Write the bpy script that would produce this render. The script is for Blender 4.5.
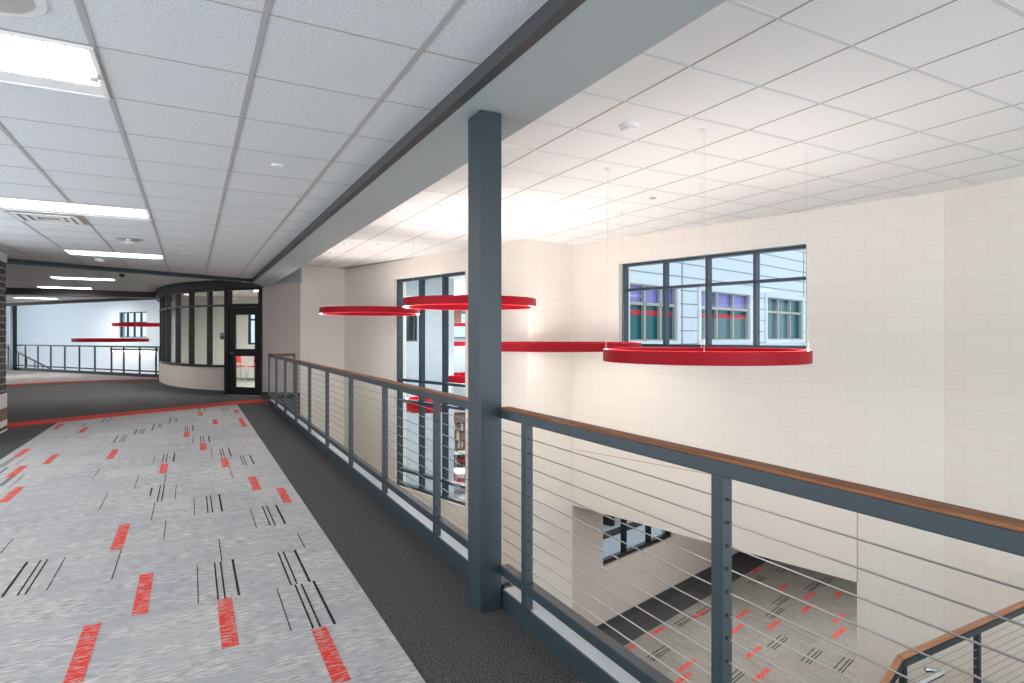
import bpy, bmesh, math, random
from mathutils import Vector, Matrix
random.seed(7)
for o in list(bpy.data.objects): bpy.data.objects.remove(o)
S = bpy.context.scene
C = S.collection
# ------------------------------------------------------------- camera
F, EYE, HZ = 600.0, 1.405, 336.0
TH = math.atan(321 / 600.0)
cam = bpy.data.cameras.new('camera'); co = bpy.data.objects.new('camera', cam); C.objects.link(co)
cam.sensor_width = 36; cam.lens = F / 1024 * 36
cam.shift_y = -(341.5 - HZ) / 1024
cam.clip_start = 0.05; cam.clip_end = 300
co.location = (0, 0, EYE); co.rotation_euler = (math.pi / 2, 0, -TH)
S.camera = co
# ------------------------------------------------------------- world, sun, exposure
w = bpy.data.worlds.new('world'); S.world = w; w.use_nodes = True
nt = w.node_tree; nt.nodes.clear()
bg = nt.nodes.new('ShaderNodeBackground'); wo = nt.nodes.new('ShaderNodeOutputWorld')
bg.inputs[0].default_value = (0.80, 0.90, 1.0, 1); bg.inputs[1].default_value = 1.05
nt.links.new(bg.outputs[0], wo.inputs[0])
sun = bpy.data.lights.new('sun', 'SUN'); sun.energy = 0.35; sun.angle = math.radians(12); sun.color = (1, .96, .9)
so = bpy.data.objects.new('sun', sun); C.objects.link(so); so.rotation_euler = (math.radians(50), 0, math.radians(20))
S.view_settings.view_transform = 'Standard'; S.view_settings.look = 'None'
S.view_settings.gamma = 1; S.view_settings.use_curve_mapping = False
S.view_settings.exposure = 0.30
S.cycles.max_bounces = 14; S.cycles.diffuse_bounces = 8; S.cycles.transparent_max_bounces = 16; S.cycles.caustics_reflective = False; S.cycles.caustics_refractive = False
LAMP = 9.0      # troffer emission
RING = 31.0     # ring emission


def fill_area(name, loc, target, sx, sy, power, col):
    L = bpy.data.lights.new(name, 'AREA'); L.shape = 'RECTANGLE'; L.size = sx; L.size_y = sy
    L.energy = power; L.color = col
    o = bpy.data.objects.new(name, L); C.objects.link(o); o.location = loc
    o.rotation_euler = (Vector(target) - Vector(loc)).to_track_quat('-Z', 'Y').to_euler()
    return o


# added fill lights, cool like daylight, out of view behind and beside the camera
fill_area('fill_atrium_rear', (4.4, -4.85, 0.6), (4.4, 5, 0.6), 5.2, 4.4, 205, (.80, .91, 1))
fill_area('fill_hall_rear', (-0.8, -4.85, 1.25), (-0.8, 5, 1.0), 3.6, 2.1, 90, (.86, .93, 1))
for k_, y_ in enumerate((-2.8, .8, 4.4, 8.0)): fill_area('daylight_side_window', (-3.52, y_, 1.3), (5, y_, 1.9), 2.8, 2.2, 72, (.86, .93, 1))  # unseen lights added to brighten the hall from the left
fill_area('fill_far_atrium', (-15.8, 38.5, 0.4), (-7.5, 44, 0.4), 8.0, 4.5, 520, (.84, .92, 1))  # unseen fill light added to brighten the pale far wall

# ------------------------------------------------------------- materials
M = {}


def mat(name, col=(.8, .8, .8), rough=.6, metal=0.0, emit=None, es=0.0, spec=.5):
    m = bpy.data.materials.new(name); m.use_nodes = True
    b = m.node_tree.nodes['Principled BSDF']
    b.inputs['Base Color'].default_value = (*col, 1); b.inputs['Roughness'].default_value = rough
    b.inputs['Metallic'].default_value = metal; b.inputs['Specular IOR Level'].default_value = spec
    if emit:
        b.inputs['Emission Color'].default_value = (*emit, 1); b.inputs['Emission Strength'].default_value = es
    M[name] = m
    return m


def N(m, t, **kw):
    n = m.node_tree.nodes.new(t)
    for k, v in kw.items():
        if k in ('operation', 'blend_type', 'wave_type', 'bands_direction', 'noise_dimensions', 'feature', 'data_type'): setattr(n, k, v)
    return n


def mixc(m, fac, a, b):
    n = m.node_tree.nodes.new('ShaderNodeMix'); n.data_type = 'RGBA'
    L = m.node_tree.links
    if isinstance(fac, (int, float)): n.inputs[0].default_value = fac
    else: L.new(fac, n.inputs[0])
    for i, v in ((6, a), (7, b)):
        if isinstance(v, tuple): n.inputs[i].default_value = (*v, 1)
        else: L.new(v, n.inputs[i])
    return n.outputs[2]


def noisy(name, c1, c2, scale, rough=.9, stretch=(1, 1, 1), bump=.2, detail=3, spec=.2, lo=.35, hi=.65, dist=.01, rotz=0):
    m = mat(name, c1, rough, spec=spec); t = m.node_tree; b = t.nodes['Principled BSDF']
    tc = t.nodes.new('ShaderNodeTexCoord'); mp = t.nodes.new('ShaderNodeMapping'); mp.inputs['Scale'].default_value = stretch
    mp.inputs['Rotation'].default_value = (0, 0, rotz)
    no = t.nodes.new('ShaderNodeTexNoise'); no.inputs['Scale'].default_value = scale; no.inputs['Detail'].default_value = detail
    t.links.new(tc.outputs['Object'], mp.inputs[0]); t.links.new(mp.outputs[0], no.inputs['Vector'])
    mr = t.nodes.new('ShaderNodeMapRange'); mr.inputs[1].default_value = lo; mr.inputs[2].default_value = hi
    t.links.new(no.outputs[0], mr.inputs[0])
    t.links.new(mixc(m, mr.outputs[0], c1, c2), b.inputs['Base Color'])
    if bump:
        bu = t.nodes.new('ShaderNodeBump'); bu.inputs['Strength'].default_value = bump; bu.inputs['Distance'].default_value = dist
        t.links.new(no.outputs[0], bu.inputs['Height']); t.links.new(bu.outputs[0], b.inputs['Normal'])
    return m


def brick(name, c1, c2, mortar, bw, bh, ms, bump=.3, rough=.8, msmooth=.3, strength=.006):
    """blockwork read in the wall's own x (along) and z (up)"""
    m = mat(name, c1, rough, spec=.25); t = m.node_tree; b = t.nodes['Principled BSDF']
    tc = t.nodes.new('ShaderNodeTexCoord'); sp = t.nodes.new('ShaderNodeSeparateXYZ'); cb = t.nodes.new('ShaderNodeCombineXYZ')
    t.links.new(tc.outputs['Object'], sp.inputs[0])
    ad = t.nodes.new('ShaderNodeMath'); ad.operation = 'ADD'
    t.links.new(sp.outputs[0], ad.inputs[0]); t.links.new(sp.outputs[1], ad.inputs[1])
    t.links.new(ad.outputs[0], cb.inputs[0]); t.links.new(sp.outputs[2], cb.inputs[1])
    br = t.nodes.new('ShaderNodeTexBrick')
    t.links.new(cb.outputs[0], br.inputs[0])
    br.inputs['Color1'].default_value = (*c1, 1); br.inputs['Color2'].default_value = (*c2, 1); br.inputs['Mortar'].default_value = (*mortar, 1)
    br.inputs['Scale'].default_value = 1; br.inputs['Brick Width'].default_value = bw; br.inputs['Row Height'].default_value = bh
    br.inputs['Mortar Size'].default_value = ms; br.inputs['Mortar Smooth'].default_value = msmooth
    t.links.new(br.outputs[0], b.inputs['Base Color'])
    bu = t.nodes.new('ShaderNodeBump'); bu.invert = True; bu.inputs['Strength'].default_value = bump; bu.inputs['Distance'].default_value = strength
    t.links.new(br.outputs[1], bu.inputs['Height']); t.links.new(bu.outputs[0], b.inputs['Normal'])
    return m


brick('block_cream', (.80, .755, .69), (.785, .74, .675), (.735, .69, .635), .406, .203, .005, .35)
brick('block_grey_shade', (.60, .54, .50), (.59, .53, .49), (.54, .485, .45), .406, .203, .005, .35)  # greyer blockwork; shade on door wall and lower walls put into colour
brick('block_dark', (.045, .040, .040), (.085, .074, .072), (.30, .295, .29), .30, .10, .010, .5, strength=.004)
noisy('render_white', (.80, .755, .69), (.785, .74, .675), 60, .85, bump=.1, dist=.002)
noisy('cast_white', (.72, .70, .67), (.65, .63, .60), 40, .8, bump=.1)
noisy('stone_brown', (.20, .12, .085), (.27, .17, .12), 30, .8, bump=.1)
noisy('ceiling_tile', (.76, .785, .80), (.62, .645, .66), 105, .95, bump=.6, detail=3, dist=.003, lo=.4, hi=.6)
noisy('ceiling_tile_smooth', (.90, .895, .89), (.83, .825, .82), 110, .95, bump=.25, detail=2, dist=.002, lo=.4, hi=.6)
mat('grid_grey', (.46, .44, .43), .5); mat('grid_white', (.66, .67, .69), .4); mat('grid_dark', (.42, .38, .35), .6)
noisy('carpet_dark', (.028, .027, .028), (.125, .122, .125), 120, .98, bump=.7, detail=2, spec=.1, dist=.004)
mat('slate_paint', (.024, .037, .046), .42); mat('slate_soffit_lit', (.43, .475, .48), .6)  # soffit is the same slate paint, lightened as if lit
mat('charcoal_trim', (.05, .052, .056), .5); mat('black_frame', (.010, .010, .012), .35); mat('skylit_frame', (.028, .052, .078), .3)  # blue of skylight on the window frames is put into their colour
mat('steel_cable', (.33, .32, .30), .35, 1.0); mat('steel_bright', (.72, .75, .78), .22, 1.0)
mat('red_paint', (.37, .002, .012), .5, spec=.2); mat('red_plastic', (.62, .02, .03), .4); mat('white_metal', (.82, .82, .82), .4)
mat('white_plastic', (.85, .85, .84), .4); mat('rubber_base', (.06, .065, .068), .6); mat('wire_grey', (.6, .58, .56), .5, .6)
mat('lamp_white', (.9, .9, .9), .5, emit=(1, .99, .97), es=LAMP); mat('ring_lens', (.95, .93, .9), .5, emit=(1, .935, .865), es=RING)
mat('ring_uplight', (.95, .93, .9), .5, emit=(1, .935, .865), es=RING * 1.4)
mat('reflector', (.9, .9, .9), .5); mat('sign_grey', (.08, .08, .085), .5)
mat('teal_glass', (.010, .13, .15), .08); mat('sky_reflect_glass', (.26, .24, .62), .1); mat('stone_trim', (.45, .45, .42), .7)  # violet pane colour stands in for reflected sky
mat('siding_white', (.74, .79, .85), .6); mat('siding_joint', (.30, .34, .38), .7); mat('tree_green', (.05, .11, .03), .9)
noisy('paving', (.60, .60, .62), (.52, .52, .54), 8, .9, bump=0); mat('asphalt', (.03, .03, .035), .9); mat('yellow', (.65, .5, .02), .6)
mat('panel_blue_grey', (.42, .48, .54), .7); mat('wall_pale_blue', (.74, .79, .83), .8); mat('table_white', (.82, .82, .82), .35)
mat('book_a', (.30, .10, .06), .7); mat('book_b', (.10, .16, .24), .7); mat('book_c', (.55, .50, .40), .7); mat('shelf_wood', (.26, .16, .09), .6)
mat('cap_grey', (.40, .44, .46), .35); mat('joint_tan', (.50, .42, .33), .8); mat('tan_brick', (.42, .20, .13), .8)


def wood():
    m = mat('rail_wood', (.30, .12, .05), .55, spec=.2); t = m.node_tree; b = t.nodes['Principled BSDF']
    tc = t.nodes.new('ShaderNodeTexCoord'); mp = t.nodes.new('ShaderNodeMapping'); mp.inputs['Scale'].default_value = (60, 2.2, 60)
    no = t.nodes.new('ShaderNodeTexNoise'); no.inputs['Scale'].default_value = 1.6; no.inputs['Detail'].default_value = 6
    t.links.new(tc.outputs['Object'], mp.inputs[0]); t.links.new(mp.outputs[0], no.inputs['Vector'])
    mr = t.nodes.new('ShaderNodeMapRange'); mr.inputs[1].default_value = .3; mr.inputs[2].default_value = .7
    t.links.new(no.outputs[0], mr.inputs[0])
    t.links.new(mixc(m, mr.outputs[0], (.13, .045, .018), (.30, .125, .055)), b.inputs['Base Color'])


wood()
noisy('rail_wood_light', (.40, .20, .11), (.30, .14, .075), 8, .35, stretch=(.4, 8, 8), bump=0)


def carpet(name, base1, base2, base3, rot):
    """heathered loop carpet with fine crosswise dashes laid in 0.5 m tiles"""
    m = mat(name, base1, .98, spec=.1); t = m.node_tree; b = t.nodes['Principled BSDF']; L = t.links
    tc = t.nodes.new('ShaderNodeTexCoord'); ro = t.nodes.new('ShaderNodeMapping'); ro.inputs['Rotation'].default_value = (0, 0, rot)
    L.new(tc.outputs['Object'], ro.inputs[0])

    def n(sc, stretch, det, lo, hi):
        mp = t.nodes.new('ShaderNodeMapping'); mp.inputs['Scale'].default_value = stretch
        no = t.nodes.new('ShaderNodeTexNoise'); no.inputs['Scale'].default_value = sc; no.inputs['Detail'].default_value = det
        L.new(ro.outputs[0], mp.inputs[0]); L.new(mp.outputs[0], no.inputs['Vector'])
        mr = t.nodes.new('ShaderNodeMapRange'); mr.inputs[1].default_value = lo; mr.inputs[2].default_value = hi
        L.new(no.outputs[0], mr.inputs[0]); return mr.outputs[0], no.outputs[0]
    dashes, _ = n(1.0, (15, 88, 1), 4, .42, .58)
    broad, _ = n(1.0, (2.2, 9, 1), 4, .42, .66)
    fine, fh = n(1.0, (330, 330, 1), 1, .3, .7)
    c = mixc(m, dashes, base1, base2)
    c = mixc(m, broad, c, base3)
    vo = t.nodes.new('ShaderNodeTexBrick'); vo.offset = .5
    L.new(ro.outputs[0], vo.inputs[0]); vo.inputs['Scale'].default_value = 1; vo.inputs['Brick Width'].default_value = .5; vo.inputs['Row Height'].default_value = .5
    vo.inputs['Color1'].default_value = (.92, .92, .94, 1); vo.inputs['Color2'].default_value = (1.05, 1.04, 1.02, 1); vo.inputs['Mortar'].default_value = (.93, .93, .93, 1)
    vo.inputs['Mortar Size'].default_value = .001
    mu = t.nodes.new('ShaderNodeMix'); mu.data_type = 'RGBA'; mu.blend_type = 'MULTIPLY'; mu.inputs[0].default_value = 1
    L.new(c, mu.inputs[6]); L.new(vo.outputs[0], mu.inputs[7])
    c2 = mixc(m, .0, mu.outputs[2], mu.outputs[2])
    dk = t.nodes.new('ShaderNodeMix'); dk.data_type = 'RGBA'; dk.blend_type = 'MULTIPLY'; dk.inputs[0].default_value = 1
    L.new(mu.outputs[2], dk.inputs[6]); L.new(mixc(m, fine, (.80, .80, .80), (1.15, 1.15, 1.15)), dk.inputs[7])
    L.new(dk.outputs[2], b.inputs['Base Color'])
    bu = t.nodes.new('ShaderNodeBump'); bu.inputs['Strength'].default_value = .4; bu.inputs['Distance'].default_value = .003
    L.new(fh, bu.inputs['Height']); L.new(bu.outputs[0], b.inputs['Normal'])
    return m


carpet('carpet_grey', (.54, .52, .50), (.315, .315, .32), (.37, .372, .38), 0)
carpet('carpet_taupe', (.34, .32, .29), (.235, .225, .21), (.24, .235, .225), math.radians(-75))


def dashed(name, col, under, sc, thr):
    """yarn colour broken by crosswise threads of the ground"""
    m = mat(name, col, .95, spec=.1); t = m.node_tree; b = t.nodes['Principled BSDF']
    tc = t.nodes.new('ShaderNodeTexCoord'); mp = t.nodes.new('ShaderNodeMapping'); mp.inputs['Scale'].default_value = (18, sc, 1)
    no = t.nodes.new('ShaderNodeTexNoise'); no.inputs['Scale'].default_value = 1; no.inputs['Detail'].default_value = 2
    t.links.new(tc.outputs['Object'], mp.inputs[0]); t.links.new(mp.outputs[0], no.inputs['Vector'])
    mr = t.nodes.new('ShaderNodeMapRange'); mr.inputs[1].default_value = thr; mr.inputs[2].default_value = thr + .06
    t.links.new(no.outputs[0], mr.inputs[0])
    t.links.new(mixc(m, mr.outputs[0], col, under), b.inputs['Base Color'])


dashed('yarn_red', (.62, .050, .038), (.42, .29, .27), 95, .52)
dashed('yarn_black', (.02, .02, .022), (.2, .2, .21), 60, .62)
noisy('yarn_stripe_red', (.58, .030, .016), (.48, .030, .02), 300, .95, bump=.3, dist=.003)


def glass(name, tint=(.93, .97, .97), refl=.10):
    m = bpy.data.materials.new(name); m.use_nodes = True; t = m.node_tree; t.nodes.clear()
    o = t.nodes.new('ShaderNodeOutputMaterial'); mx = t.nodes.new('ShaderNodeMixShader')
    tr = t.nodes.new('ShaderNodeBsdfTransparent'); tr.inputs[0].default_value = (*tint, 1)
    gl = t.nodes.new('ShaderNodeBsdfGlossy'); gl.inputs['Roughness'].default_value = .02
    fr = t.nodes.new('ShaderNodeFresnel'); fr.inputs[0].default_value = 1.35
    ge = t.nodes.new('ShaderNodeNewGeometry'); ml = t.nodes.new('ShaderNodeMath'); ml.operation = 'MULTIPLY_ADD'; ml.inputs[1].default_value = -1; ml.inputs[2].default_value = 1
    m2 = t.nodes.new('ShaderNodeMath'); m2.operation = 'MULTIPLY'
    t.links.new(ge.outputs['Backfacing'], ml.inputs[0]); t.links.new(ml.outputs[0], m2.inputs[0]); t.links.new(fr.outputs[0], m2.inputs[1])
    t.links.new(m2.outputs[0], mx.inputs[0]); t.links.new(tr.outputs[0], mx.inputs[1]); t.links.new(gl.outputs[0], mx.inputs[2])
    t.links.new(mx.outputs[0], o.inputs[0]); M[name] = m


glass('clear_glass')

# ------------------------------------------------------------- mesh helpers


class MB:
    def __init__(s): s.v = []; s.f = []; s.mi = []; s.cur = 0

    def add(s, vs, fs):
        n = len(s.v); s.v += [tuple(v) for v in vs]
        for f in fs: s.f.append([i + n for i in f]); s.mi.append(s.cur)

    def box(s, x0, x1, y0, y1, z0, z1):
        s.add([(x0, y0, z0), (x1, y0, z0), (x1, y1, z0), (x0, y1, z0), (x0, y0, z1), (x1, y0, z1), (x1, y1, z1), (x0, y1, z1)],
              [(0, 3, 2, 1), (4, 5, 6, 7), (0, 1, 5, 4), (1, 2, 6, 5), (2, 3, 7, 6), (3, 0, 4, 7)])

    def prism(s, pts, z0, z1):
        n = len(pts)
        a = sum(pts[i][0] * pts[(i + 1) % n][1] - pts[(i + 1) % n][0] * pts[i][1] for i in range(n))
        if a < 0: pts = pts[::-1]
        s.add([(x, y, z0) for x, y in pts] + [(x, y, z1) for x, y in pts],
              [list(range(n))[::-1], list(range(n, 2 * n))] + [(i, (i + 1) % n, n + (i + 1) % n, n + i) for i in range(n)])

    def bar(s, A, B, w, h, up=(0, 0, 1)):
        """rectangular bar from A to B, w across, h upward, centred on the line"""
        A, B = Vector(A), Vector(B); d = (B - A).normalized(); u = Vector(up)
        r = d.cross(u)
        if r.length < 1e-5: r = d.cross(Vector((1, 0, 0)))
        r.normalize(); u = r.cross(d).normalized()
        vs = []
        for P in (A, B):
            for a, b in ((-1, -1), (1, -1), (1, 1), (-1, 1)): vs.append(P + r * (a * w / 2) + u * (b * h / 2))
        s.add(vs, [(0, 3, 2, 1)[::-1], (4, 5, 6, 7)[::-1], (0, 1, 5, 4)[::-1], (1, 2, 6, 5)[::-1], (2, 3, 7, 6)[::-1], (3, 0, 4, 7)[::-1]])

    def tube(s, pts, r, n=8):
        pts = [Vector(p) for p in pts]; rings = []
        for i, p in enumerate(pts):
            d = (pts[min(i + 1, len(pts) - 1)] - pts[max(i - 1, 0)]).normalized()
            a = d.cross(Vector((0, 0, 1)))
            if a.length < 1e-4: a = Vector((1, 0, 0))
            a.normalize(); b = d.cross(a)
            rings.append([p + a * r * math.cos(t * 2 * math.pi / n) + b * r * math.sin(t * 2 * math.pi / n) for t in range(n)])
        vs = [v for R in rings for v in R]; fs = []
        for i in range(len(pts) - 1):
            for j in range(n): fs.append((i * n + j, i * n + (j + 1) % n, (i + 1) * n + (j + 1) % n, (i + 1) * n + j))
        fs.append(list(range(n))[::-1]); fs.append([(len(pts) - 1) * n + j for j in range(n)])
        s.add(vs, fs)

    def lathe(s, prof, cx=0, cy=0, n=32, closed=False):
        vs = []; fs = []; k = len(prof)
        for i in range(n):
            a = 2 * math.pi * i / n
            for r, z in prof: vs.append((cx + r * math.cos(a), cy + r * math.sin(a), z))
        for i in range(n):
            j = (i + 1) % n
            for q in range(k if closed else k - 1):
                q2 = (q + 1) % k
                fs.append((i * k + q, j * k + q, j * k + q2, i * k + q2))
        s.add(vs, fs)

    def build(s, name, mats, parent=None, smooth=False, origin=None, rotz=0, bevel=0):
        """vertices are given in the parent's frame, or in the world frame around origin"""
        me = bpy.data.meshes.new(name); me.from_pydata(s.v, [], s.f); me.update()
        if not isinstance(mats, (list, tuple)): mats = [mats]
        for m in mats: me.materials.append(M[m])
        for p, i in zip(me.polygons, s.mi): p.material_index = i; p.use_smooth = smooth
        bm = bmesh.new(); bm.from_mesh(me); bmesh.ops.remove_doubles(bm, verts=bm.verts, dist=1e-5)
        bmesh.ops.recalc_face_normals(bm, faces=bm.faces); bm.to_mesh(me); bm.free()
        o = bpy.data.objects.new(name, me); C.objects.link(o)
        if parent: o.parent = parent
        if origin: o.location = origin
        o.rotation_euler.z = rotz
        if bevel:
            b = o.modifiers.new('bevel', 'BEVEL'); b.width = bevel; b.segments = 2; b.limit_method = 'ANGLE'
        if smooth and not bevel:
            try:
                me.set_sharp_from_angle(angle=math.radians(40))
            except Exception: pass
        return o


def tag(o, label=None, cat=None, group=None, kind=None):
    if label: o['label'] = label
    if cat: o['category'] = cat
    if group: o['group'] = group
    if kind: o['kind'] = kind
    return o


def empty(name, loc, label, cat, group=None, rotz=0):
    o = bpy.data.objects.new(name, None); C.objects.link(o); o.location = loc; o.rotation_euler.z = rotz
    o.empty_display_size = .1
    return tag(o, label, cat, group)


def struct(o, label=None, cat=None):
    o['kind'] = 'structure'
    if label: o['label'] = label
    o['category'] = cat or o.name.split('.')[0].split('_')[0]
    return o


def copy_tree(o, parent=None):
    c = o.copy(); C.objects.link(c); c.parent = parent
    for ch in [x for x in o.children]: copy_tree(ch, c)
    return c


def wall(name, A, B, z0, z1, t, m, holes=(), extra=(), lab=None, flip=1):
    """block wall whose visible face runs A->B; thickness t to the side `flip`; holes=(u0,u1,z0,z1) along the face"""
    A, B = Vector(A), Vector(B); L = (B - A).length; ang = math.atan2(B.y - A.y, B.x - A.x)
    us = sorted({0, L, *[h[0] for h in holes], *[h[1] for h in holes]}); zs = sorted({z0, z1, *[h[2] for h in holes], *[h[3] for h in holes]})
    us = [u for u in us if 0 <= u <= L]; zs = [z for z in zs if z0 <= z <= z1]

    def solid(i, j):
        if i < 0 or j < 0 or i >= len(us) - 1 or j >= len(zs) - 1: return False
        u, z = (us[i] + us[i + 1]) / 2, (zs[j] + zs[j + 1]) / 2
        return not any(h[0] < u < h[1] and h[2] < z < h[3] for h in holes)
    b = MB(); T = t * flip
    for i in range(len(us) - 1):
        for j in range(len(zs) - 1):
            if not solid(i, j): continue
            a, c, d, e = us[i], us[i + 1], zs[j], zs[j + 1]
            b.add([(a, 0, d), (c, 0, d), (c, 0, e), (a, 0, e)], [(0, 1, 2, 3)]); b.add([(a, T, d), (c, T, d), (c, T, e), (a, T, e)], [(3, 2, 1, 0)])
            if not solid(i - 1, j): b.add([(a, 0, d), (a, 0, e), (a, T, e), (a, T, d)], [(0, 1, 2, 3)])
            if not solid(i + 1, j): b.add([(c, 0, d), (c, 0, e), (c, T, e), (c, T, d)], [(0, 1, 2, 3)])
            if not solid(i, j - 1): b.add([(a, 0, d), (c, 0, d), (c, T, d), (a, T, d)], [(0, 1, 2, 3)])
            if not solid(i, j + 1): b.add([(a, 0, e), (c, 0, e), (c, T, e), (a, T, e)], [(0, 1, 2, 3)])
    o = b.build(name, m, origin=(A.x, A.y, 0), rotz=ang)
    return struct(o, lab, 'wall')


def seg(A, B):
    return (Vector(B) - Vector(A)).length, math.atan2(B[1] - A[1], B[0] - A[0])


# ------------------------------------------------------------- key plan points (metres, camera at 0,0)
CL = 2.62            # hall ceiling
CF = 2.74            # hall ceiling past the angled beam
SO = 2.553           # beam soffit
CA = 3.019           # atrium ceiling
LF = -4.1            # lower floor
P1 = (5.978, 8.897); P2 = (4.941, 8.679); P3 = (3.242, 14.585); P4 = (2.216, 14.46)
P5 = (7.401, 3.625); P6 = (7.43, -5.0)
D0 = (.80, 15.83); D1 = (1.475, 15.165)
FR0 = (-6.814, 32.27); FR1 = (-.94, 23.541)     # far railing line
RX0, RX1 = 1.40, 1.46                            # rail faces
REND = 13.23

# ------------------------------------------------------------- floors
b = MB()
slab = [(-12, -5), (1.52, -5), (1.52, REND + .06), (2.02, REND + .06), (2.20, 14.47), (1.52, 15.15), (6, 20), (6, 24), (-.9, 24), (-.94, 23.6), FR0, (-12, 34)]
b.prism(slab, -.42, 0)
struct(b.build('floor', 'carpet_dark'), 'dark charcoal carpet covering the upper hall floor', 'floor')
b = MB(); b.prism([(-16, -5), (20, -5), (20, 30), (9, 60), (-20, 60)], LF - .2, LF)
struct(b.build('floor_lower', 'carpet_dark'), 'dark carpet border on the lower level floor', 'floor')


def unproj(px, py, Z=0.0):
    d = F * (EYE - Z) / (py - HZ); r = (px - 512) / F * d
    c, s = math.cos(TH), math.sin(TH)
    return (r * c + d * s, -r * s + d * c)


# red border stripe crossing the hall, and its twin further back
def strip(bld, A, B, wd, z):
    A, B = Vector(A), Vector(B); n = Vector((-(B - A).y, (B - A).x)).normalized() * wd / 2
    bld.prism([tuple(A + n), tuple(B + n), tuple(B - n), tuple(A - n)], z - .004, z)


b = MB(); strip(b, (-7.2, 9.35), (-2.50, 12.03), .56, .006); strip(b, (-2.50, 12.03), (1.41, 14.10), .56, .006)
st = b.build('carpet_stripe', 'yarn_stripe_red'); tag(st, 'red carpet stripe crossing the dark hall floor before the door', 'carpet stripe')
b = MB(); pts = [unproj(-20, 386.3), unproj(7.3, 384.9), unproj(60, 382.3), unproj(110, 380.4), unproj(162, 379.2)]
for i in range(len(pts) - 1): strip(b, pts[i], pts[i + 1], .42, .006)
tag(b.build('carpet_stripe', 'yarn_stripe_red'), 'red carpet stripe beside the light carpet at the far railing', 'carpet stripe')

# --- grey carpet runner with woven marks
RED = [((92.5, 625.3), (73, 685)), ((146.5, 575), (140, 615.5)), ((124, 525.4), (117, 550.5)), ((224.4, 600), (230.5, 648.5)), ((319.6, 629), (341, 684)),
       ((18.7, 487.7), (4.6, 502.9)), ((22, 466.6), (11.3, 477.9)), ((26.5, 449.4), (17.5, 457.6)), ((54.8, 454.9), (47.5, 464.5)), ((114.5, 450.2), (110.5, 459.4)),
       ((60.5, 424.3), (56.5, 429.5)), ((85, 427.7), (82, 433.2)), ((200.6, 412.7), (200.6, 416)), ((214.8, 419.9), (215.4, 424.6)), ((236, 410.2), (237.3, 413.5)),
       ((241, 418.4), (244, 427)), ((186.8, 432), (186.9, 437.3)), ((203, 443.6), (203.3, 450.4)), ((164, 464), (163.5, 473.8)), ((224.5, 458.4), (225.6, 467.6)),
       ((252.2, 477.5), (257, 490.6)), ((280.1, 488.5), (287.6, 503.5))]


def crop(ox, oy, sc, L): return [((ox + a[0] / sc, oy + a[1] / sc), (ox + c[0] / sc, oy + c[1] / sc), k) for a, c, k in L]


BLK = crop(200, 540, 4.775, [((70, 113), (86, 290), 't'), ((98, 108), (120, 285), 't'), ((157, 98), (185, 270), 'T'), ((375, 65), (433, 220), 't'), ((398, 60), (462, 215), 't'),
                             ((452, 52), (523, 204), 'T'), ((455, 220), (540, 428), 't'), ((483, 215), (575, 420), 't'), ((543, 202), (643, 408), 'T'), ((370, 240), (433, 440), 's'),
                             ((92, 0), (102, 105), 's'), ((468, -25), (498, 40), 's')])
BLK += crop(0, 540, 4.775, [((130, 110), (10, 278), 'T'), ((195, 102), (83, 270), 't'), ((227, 98), (120, 265), 't'), ((313, 87), (222, 245), 's'), ((580, 52), (532, 193), 's'),
                            ((942, 127), (946, 310), 's'), ((60, 0), (3, 68), 's')])
BLK += crop(150, 400, 4.88, [((275, 473), (283, 555), 't'), ((296, 470), (304, 553), 't'), ((338, 463), (351, 547), 'T'), ((215, 483), (217, 565), 's'), ((548, 523), (587, 615), 't'),
                             ((570, 520), (610, 618), 't'), ((614, 517), (660, 608), 'T'), ((488, 535), (520, 628), 's'), ((438, 275), (460, 320), 't'), ((452, 273), (474, 320), 't'),
                             ((487, 272), (508, 317), 'T'), ((340, 242), (350, 282), 't'), ((352, 240), (364, 282), 't'), ((383, 237), (396, 278), 'T'), ((248, 180), (248, 210), 't'),
                             ((262, 178), (262, 210), 't'), ((285, 176), (292, 208), 'T'), ((300, 235), (302, 290), 's'), ((390, 330), (403, 385), 's'), ((172, 128), (172, 153), 't'),
                             ((183, 127), (183, 153), 't'), ((208, 125), (210, 152), 'T'), ((70, 268), (60, 308), 't'), ((87, 265), (76, 308), 't'), ((121, 262), (114, 303), 'T'),
                             ((28, 275), (12, 312), 's'), ((48, 423), (38, 500), 't'), ((70, 422), (56, 497), 't'), ((10, 432), (0, 470), 'T'), ((128, 420), (122, 490), 's'),
                             ((100, 88), (95, 115), 'T'), ((125, 87), (118, 108), 't'), ((133, 87), (127, 108), 't'), ((22, 118), (10, 150), 'T'), ((50, 117), (42, 137), 't'),
                             ((60, 117), (50, 137), 't'), ((236, 42), (236, 58), 't'), ((244, 42), (244, 58), 't'), ((267, 40), (269, 58), 'T'), ((350, 40), (353, 55), 't'),
                             ((358, 40), (361, 55), 't'), ((374, 38), (380, 53), 'T'), ((80, 590), (65, 683), 's'), ((208, 185), (208, 215), 's'), ((22, 505), (8, 590), 's'), ((78, 365), (68, 420), 's')])
BLK += crop(0, 400, 4.88, [((575, 178), (555, 210), 'T'), ((603, 176), (585, 207), 't'), ((618, 175), (600, 207), 't'), ((668, 145), (655, 170), 'T'), ((692, 143), (683, 168), 't'),
                           ((705, 143), (697, 168), 't'), ((485, 338), (452, 390), 's'), ((677, 372), (655, 437), 's'), ((525, 455), (487, 538), 's'), ((80, 283), (5, 333), 't'), ((66, 283), (-8, 330), 't'),
                           ((38, 332), (0, 360), 'T'), ((75, 370), (5, 425), 't'), ((60, 372), (-10, 428), 't'), ((120, 368), (45, 430), 's'), ((420, 112), (402, 133), 't'), ((515, 90), (497, 110), 'T'), ((545, 88), (528, 107), 't'), ((130, 283), (75, 320), 's')])
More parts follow.
